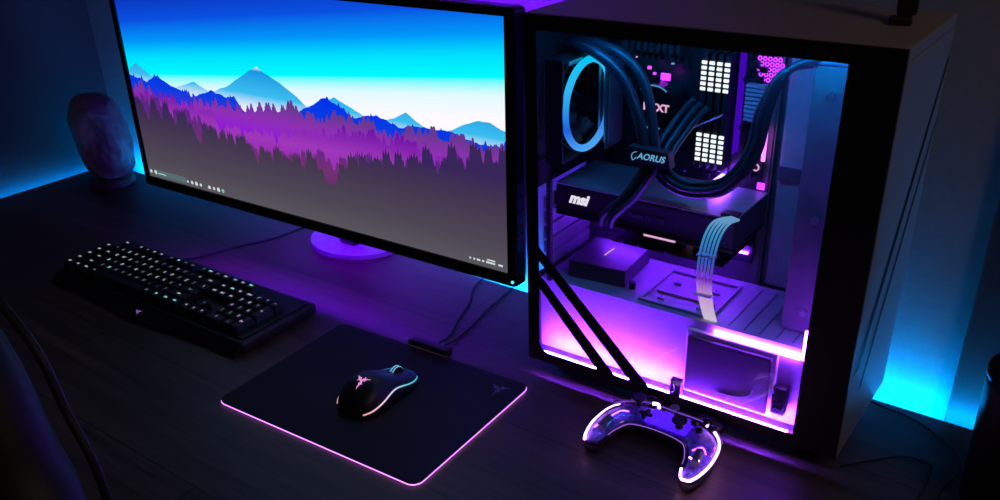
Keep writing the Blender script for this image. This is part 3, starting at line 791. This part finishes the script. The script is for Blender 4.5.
# ------------------------------------------------------------------ game controller
def controller():
    t = empty('game_controller', 'clear shelled game controller glowing purple and pink on the desk', 'game controller', (1.620, -.258, 0), .0)
    t.scale = (.93, .93, .93)
    # spine of the boomerang-shaped body with half widths
    SP = [(-.0685, -.066, .009), (-.0705, -.050, .0155), (-.0700, -.024, .0205), (-.060, .004, .0265), (-.038, .020, .0290), (0, .0225, .0270), (.038, .020, .0290), (.060, .004, .0265), (.0700, -.024, .0205), (.0705, -.050, .0155), (.0685, -.066, .009)]
    SS = smooth_path(SP, 6)
    def sweep(mb, ws, hh, zc, trim=0, m=20, pw=.8):
        rs = []; pts = SS[trim:len(SS) - trim]
        for i, p in enumerate(pts):
            a = pts[min(i + 1, len(pts) - 1)] - pts[max(i - 1, 0)]; a.z = 0; a.normalize(); nrm = Vector((-a.y, a.x, 0))
            g = max(0., (.0 - p.y) / .066); hz = hh * (1 - .25 * g)
            zz = zc - .009 * g
            rs.append([Vector((p.x, p.y, zz)) + nrm * p.z * ws * math.copysign(abs(math.cos(t_)) ** pw, math.cos(t_)) + Vector((0, 0, hz * math.copysign(abs(math.sin(t_)) ** .8, math.sin(t_)))) for t_ in [2 * PI * k / m for k in range(m)]])
        mb.smooth = True; mb.rings(rs); return mb
    def edge(i, f, dz):
        p = SS[i]; a = SS[min(i + 1, len(SS) - 1)] - SS[max(i - 1, 0)]; a.z = 0; a.normalize(); nrm = Vector((-a.y, a.x, 0))
        g = max(0., (.0 - p.y) / .066)
        q = Vector((p.x, p.y, .026 - .009 * g + dz)) + nrm * p.z * f; return q
    sweep(MB(), 1, .0145, .0265).build('shell', M['shell'], t)
    sweep(MB(), .72, .0035, .0265, 3).build('circuit_board', M['padboard'], t)
    MB().box(-.026, .034, .004, .040, .0310, .0330, .002).build('glow_fill_plate', M['padglow'], t)  # glowing plate added to brighten the inside of the shell
    for s in (-1, 1):
        MB().cyl((s * .066, -.016, .0325), (s * .069, -.038, .0285), .0062, n=18).build('rumble_motor', M['box'], t)
    N_ = len(SS)
    pr = [edge(i, .80, .006) for i in range(N_ - 24, N_ - 1)]
    pr += [Vector((.0665, -.0665, .022)), Vector((.0610, -.060, .023)), Vector((.0575, -.050, .024))]
    MB().tube(pr, .0017, 8, 2).build('light_tube', M['padled'], t)
    pl_ = [edge(i, .72, .006) for i in range(1, 20)]
    MB().tube(pl_, .0012, 8, 2, taper=lambda u: 1.6 - u).build('light_tube', M['padled'], t)
    MB().tube([edge(i, -.97, .004) for i in range(8, N_ - 8)], .0007, 6, 1).build('edge_light', M['padglow3'], t)
    MB().tube([edge(i, .97, .004) for i in range(18, N_ - 18)], .0006, 6, 1).build('edge_light', M['padglow3'], t)
    MB().tube([(-.032, .040, .037), (-.025, .042, .037), (-.020, .036, .037)], .0022, 8).build('light_tube', M['padled'], t)
    MB().tube([(.046, .040, .037), (.050, .038, .037), (.052, .033, .037)], .0015, 8).build('light_tube', M['padled'], t)
    MB().tube([(.060, -.034, .0325), (.066, -.036, .0325), (.074, -.034, .0325)], .0012, 8).build('light_tube', M['padled'], t)
    MB().tube([(-.066, -.012, .034), (-.060, .002, .036), (-.050, .006, .0365)], .0010, 8).build('light_tube', M['padglow2'], t)  # violet tubes from here on are added fill for the inner glow
    MB().tube([(-.074, -.044, .031), (-.070, -.024, .033)], .0014, 8).build('light_tube', M['padglow2'], t)
    MB().tube([(.057, -.020, .033), (.066, -.010, .035), (.075, -.018, .033)], .0010, 8).build('light_tube', M['padglow2'], t)
    def stick(x, y):
        o = MB().cyl((x, y, .0390), (x, y, .048), .0055, .0045, n=20).lathe([(.0001, .0481), (.0095, .0481), (.0105, .050), (.0100, .0520), (.0075, .0515), (.0001, .0510)], 28, (x, y, 0))
        o.build('thumb_stick', M['black'], t)
        MB().torus((x, y, .0415), .0125, .0011, 'z', 32, 6).build('stick_collar', M['shell'], t)
    stick(-.046, .026); stick(.024, .008)
    MB().box(-.034, -.016, .005, .0105, .0400, .0435, .001).box(-.0278, -.0223, -.0015, .0165, .0400, .0436, .001).build('direction_pad', M['black'], t)
    for i, (dx, dy) in enumerate(((0, .012), (.012, 0), (0, -.012), (-.012, 0))):
        MB().lathe([(.0001, .0405), (.0052, .0405), (.0052, .0440), (.0042, .0452), (.0001, .0456)], 20, (.050 + dx, .024 + dy, 0)).build('face_button', M['blackgloss'], t)
    for x in (-.010, .008):
        MB().lathe([(.0001, .0405), (.0032, .0405), (.0030, .0422), (.0001, .0426)], 16, (x, .030, 0)).build('menu_button', M['black'], t)
    MB().lathe([(.0001, .0405), (.0065, .0405), (.0062, .0425), (.0001, .043)], 20, (0, .043, 0)).build('guide_button', M['logogrey'], t)
    for s in (-1, 1):
        b = MB(); b.tube([(s * .028, .054, .030), (s * .042, .060, .030), (s * .056, .057, .029), (s * .066, .047, .028)], .0055, 10, 4, .8); b.build('shoulder_button', M['black'], t)
        b = MB(); b.tube([(s * .040, .058, .020), (s * .044, .068, .016), (s * .047, .071, .008)], .0070, 10, 4, .9); b.build('trigger', M['black'], t)
    # dark underside that rests on the desk
    sweep(MB(), .66, .0050, .0150, 2).build('rear_cover', M['matblack'], t)
    for s in (-1, 1):
        MB().lathe([(.0001, 0), (.006, 0), (.007, .004), (.0001, .010)], 20, (s * .068, -.050, 0)).build('rest_pad', M['matblack'], t)
    MB().lathe([(.0001, 0), (.010, 0), (.012, .006), (.0001, .0125)], 20, (0, .024, 0)).build('rest_pad', M['matblack'], t)
controller()

# ------------------------------------------------------------------ salt lamp
sl = empty('salt_lamp', 'unlit pinkish rock salt lamp in the far left corner of the desk', 'lamp', (.134, -.078, 0))
MB().lathe([(.0001, 0), (.050, 0), (.052, .006), (.046, .012), (.049, .018), (.0001, .018)], 36).build('wooden_base', M['lampwood'], sl)
bm = bmesh.new(); bmesh.ops.create_icosphere(bm, subdivisions=5, radius=1)
for v in bm.verts:
    p = v.co.copy(); z = p.z
    w = .064 * (1.03 - .20 * max(0, z) ** 1.6) * (1 - .18 * max(0, -z) ** 2)
    k = 1 + .16 * mnoise.noise(p * 1.7 + Vector((3, 1, 2))) + .06 * mnoise.noise(p * 5)
    f_ = .035 * round(mnoise.noise(p * 2.3) * 4) / 4
    e = max(.12, 1 - abs(z) ** 6) ** .35 / max(.25, (1 - z * z) ** .5) if abs(z) < .98 else 1.4
    v.co = Vector((p.x * w * k * e * 1.0 - .012 * z, p.y * w * k * e * .85, .0200 + .092 * (1 + z) * (1 + f_ * .4) ))
for v in bm.verts: v.co.z = max(.0183, v.co.z)
me = bpy.data.meshes.new('rock'); bm.to_mesh(me); bm.free(); me.materials.append(M['rock'])
o = bpy.data.objects.new('rock', me); C.objects.link(o); o.parent = sl

# ------------------------------------------------------------------ chair
def chair():
    t = empty('office_chair', 'black padded chair back at the lower left, in front of the desk', 'chair', (1.222, -.890, -.74))
    H0 = .74
    def sect(z):
        # half width by height above desk
        tab = [(-.28, .205), (-.15, .235), (.0, .262), (.15, .292), (.25, .305), (.315, .300), (.335, .285), (.365, .276), (.39, .266), (.41, .250), (.427, .215), (.437, .165), (.441, .10)]
        for (a, b), (c, d) in zip(tab, tab[1:]):
            if a <= z <= c: return b + (d - b) * (z - a) / (c - a)
        return tab[-1][1]
    rs = []
    zs = [-.28 + .595 * i / 16 for i in range(16)] + [.315, .325, .335, .35, .365, .38, .39, .40, .41, .418, .427, .433, .437, .440, .441]
    for i, z in enumerate(zs):
        w = sect(z); d = .045 * (1 if z < .40 else max(.2, (1 - ((z - .40) / .043) ** 2) ** .5 if z < .442 else .2))
        rs.append([(w * math.copysign(abs(math.cos(a)) ** .55, math.cos(a)), d * math.copysign(abs(math.sin(a)) ** .7, math.sin(a)) - .02 + .0 * z, z + H0) for a in [2 * PI * k / 32 for k in range(32)]])
    b = MB(); b.smooth = True; b.rings(rs); b.build('backrest', M['leather'], t)
    P = []
    for z in [.0, .1, .2, .30, .35, .39, .42]:
        P.append((sect(z) - .028, .0225, z + H0))
    MB().tube(P, .0035, 8, 5).build('piping', M['leather'], t)
    MB().box(-.24, .24, .03, .50, .40, .49, .035, 4).build('seat', M['leather'], t)
    MB().box(-.04, .04, -.06, -.03, .40, .80, .01).box(-.04, .04, -.06, .10, .375, .3995, .006).build('back_bracket', M['black'], t)
    MB().cyl((0, .22, .10), (0, .22, .3745), .028, n=24).box(-.10, .10, .12, .32, .3748, .3995, .008).build('gas_column', M['black'], t)
    MB().cyl((0, .22, .055), (0, .22, .0995), .05, n=24).build('hub', M['black'], t)
    for k in range(5):
        a = 2 * PI * k / 5 + .3; c, s = math.cos(a), math.sin(a)
        MB().tube([(.052 * c, .22 + .052 * s, .08), (.18 * c, .22 + .18 * s, .076), (.30 * c, .22 + .30 * s, .066)], .016, 10, 4, .7).build('leg', M['black'], t)
        MB().cyl((.30 * c - .02 * s, .22 + .30 * s + .02 * c, .026), (.30 * c + .02 * s, .22 + .30 * s - .02 * c, .026), .026, n=20).build('caster', M['matblack'], t)
chair()

# ------------------------------------------------------------------ tumbler and cables at the right
cu = empty('tumbler', 'black cylindrical tumbler at the right edge of the desk', 'cup', (1.987, -.13, 0))
MB().lathe([(.0001, 0), (.044, 0), (.047, .003), (.050, .155), (.050, .1618)], 40).build('body', M['black'], cu)
MB().lathe([(.0001, .1622), (.0490, .1622), (.0515, .1640), (.0515, .1700), (.0490, .1725), (.0455, .1715), (.0440, .1680), (.0001, .1675)], 40).build('lid', M['blackgloss'], cu)
o = MB().tube([(1.800, -.0095, .0022), (1.822, -.016, .0022), (1.8435, -.0189, .0022), (1.872, -.028, .0022), (1.899, -.0463, .0022), (1.918, -.062, .0022), (1.934, -.098, .0022), (1.925, -.15, .0022), (1.935, -.21, .0022)], .0013, 8).build('power_cable', M['matblack'])
tag(o, 'upper black cable running from the wall towards the tumbler', 'cable', 'loose cables beside the tower')
o = MB().tube([(1.8165, -.170, .0022), (1.84, -.142, .0022), (1.869, -.1108, .0022), (1.89, -.105, .0022), (1.905, -.112, .0022), (1.908, -.16, .0022), (1.902, -.22, .0022)], .0013, 8).build('power_cable', M['matblack'])
tag(o, 'lower black cable lying on the desk beside the tower foot', 'cable', 'loose cables beside the tower')

# ------------------------------------------------------------------ light and camera
w = bpy.data.worlds.new('world'); bpy.context.scene.world = w; w.use_nodes = True
w.node_tree.nodes['Background'].inputs[0].default_value = (1., .88, .8, 1)
w.node_tree.nodes['Background'].inputs[1].default_value = .006

def lamp(name, loc, col, energy, size, rot=(0, 0, 0), sy=None):
    l = bpy.data.lights.new(name, 'AREA'); l.color = col; l.energy = energy; l.size = size
    if sy: l.shape = 'RECTANGLE'; l.size_y = sy
    o = bpy.data.objects.new(name, l); C.objects.link(o); o.location = loc; o.rotation_euler = rot; return o
# faint warm room light from the right, behind the camera
lamp('room_lamp', (3.2, -.9, 1.8), (1, .70, .5), 3.8, .5, (math.radians(10), math.radians(55), 0))

cam = bpy.data.cameras.new('camera'); co = bpy.data.objects.new('camera', cam); C.objects.link(co)
r_ = Vector((.8, .5992, -.031)).normalized(); f_ = Vector((-.5397, .6961, -.4735)).normalized()
r_ = (r_ - f_ * r_.dot(f_)).normalized(); u_ = r_.cross(f_)
m = Matrix((( r_.x, u_.x, -f_.x, 2.0209), (r_.y, u_.y, -f_.y, -1.0876), (r_.z, u_.z, -f_.z, .6884), (0, 0, 0, 1)))
co.matrix_world = m
cam.sensor_width = 36; cam.lens = 896.9 / 1000 * 36; cam.shift_y = .0597; cam.clip_start = .01
sc = bpy.context.scene; sc.camera = co
vs = sc.view_settings; vs.view_transform = 'Standard'; vs.look = 'None'; vs.gamma = 1; vs.exposure = 0; vs.use_curve_mapping = False
sc.cycles.max_bounces = 8; sc.cycles.transparent_max_bounces = 12
sc.cycles.use_denoising = True
sc.cycles.sample_clamp_indirect = 4
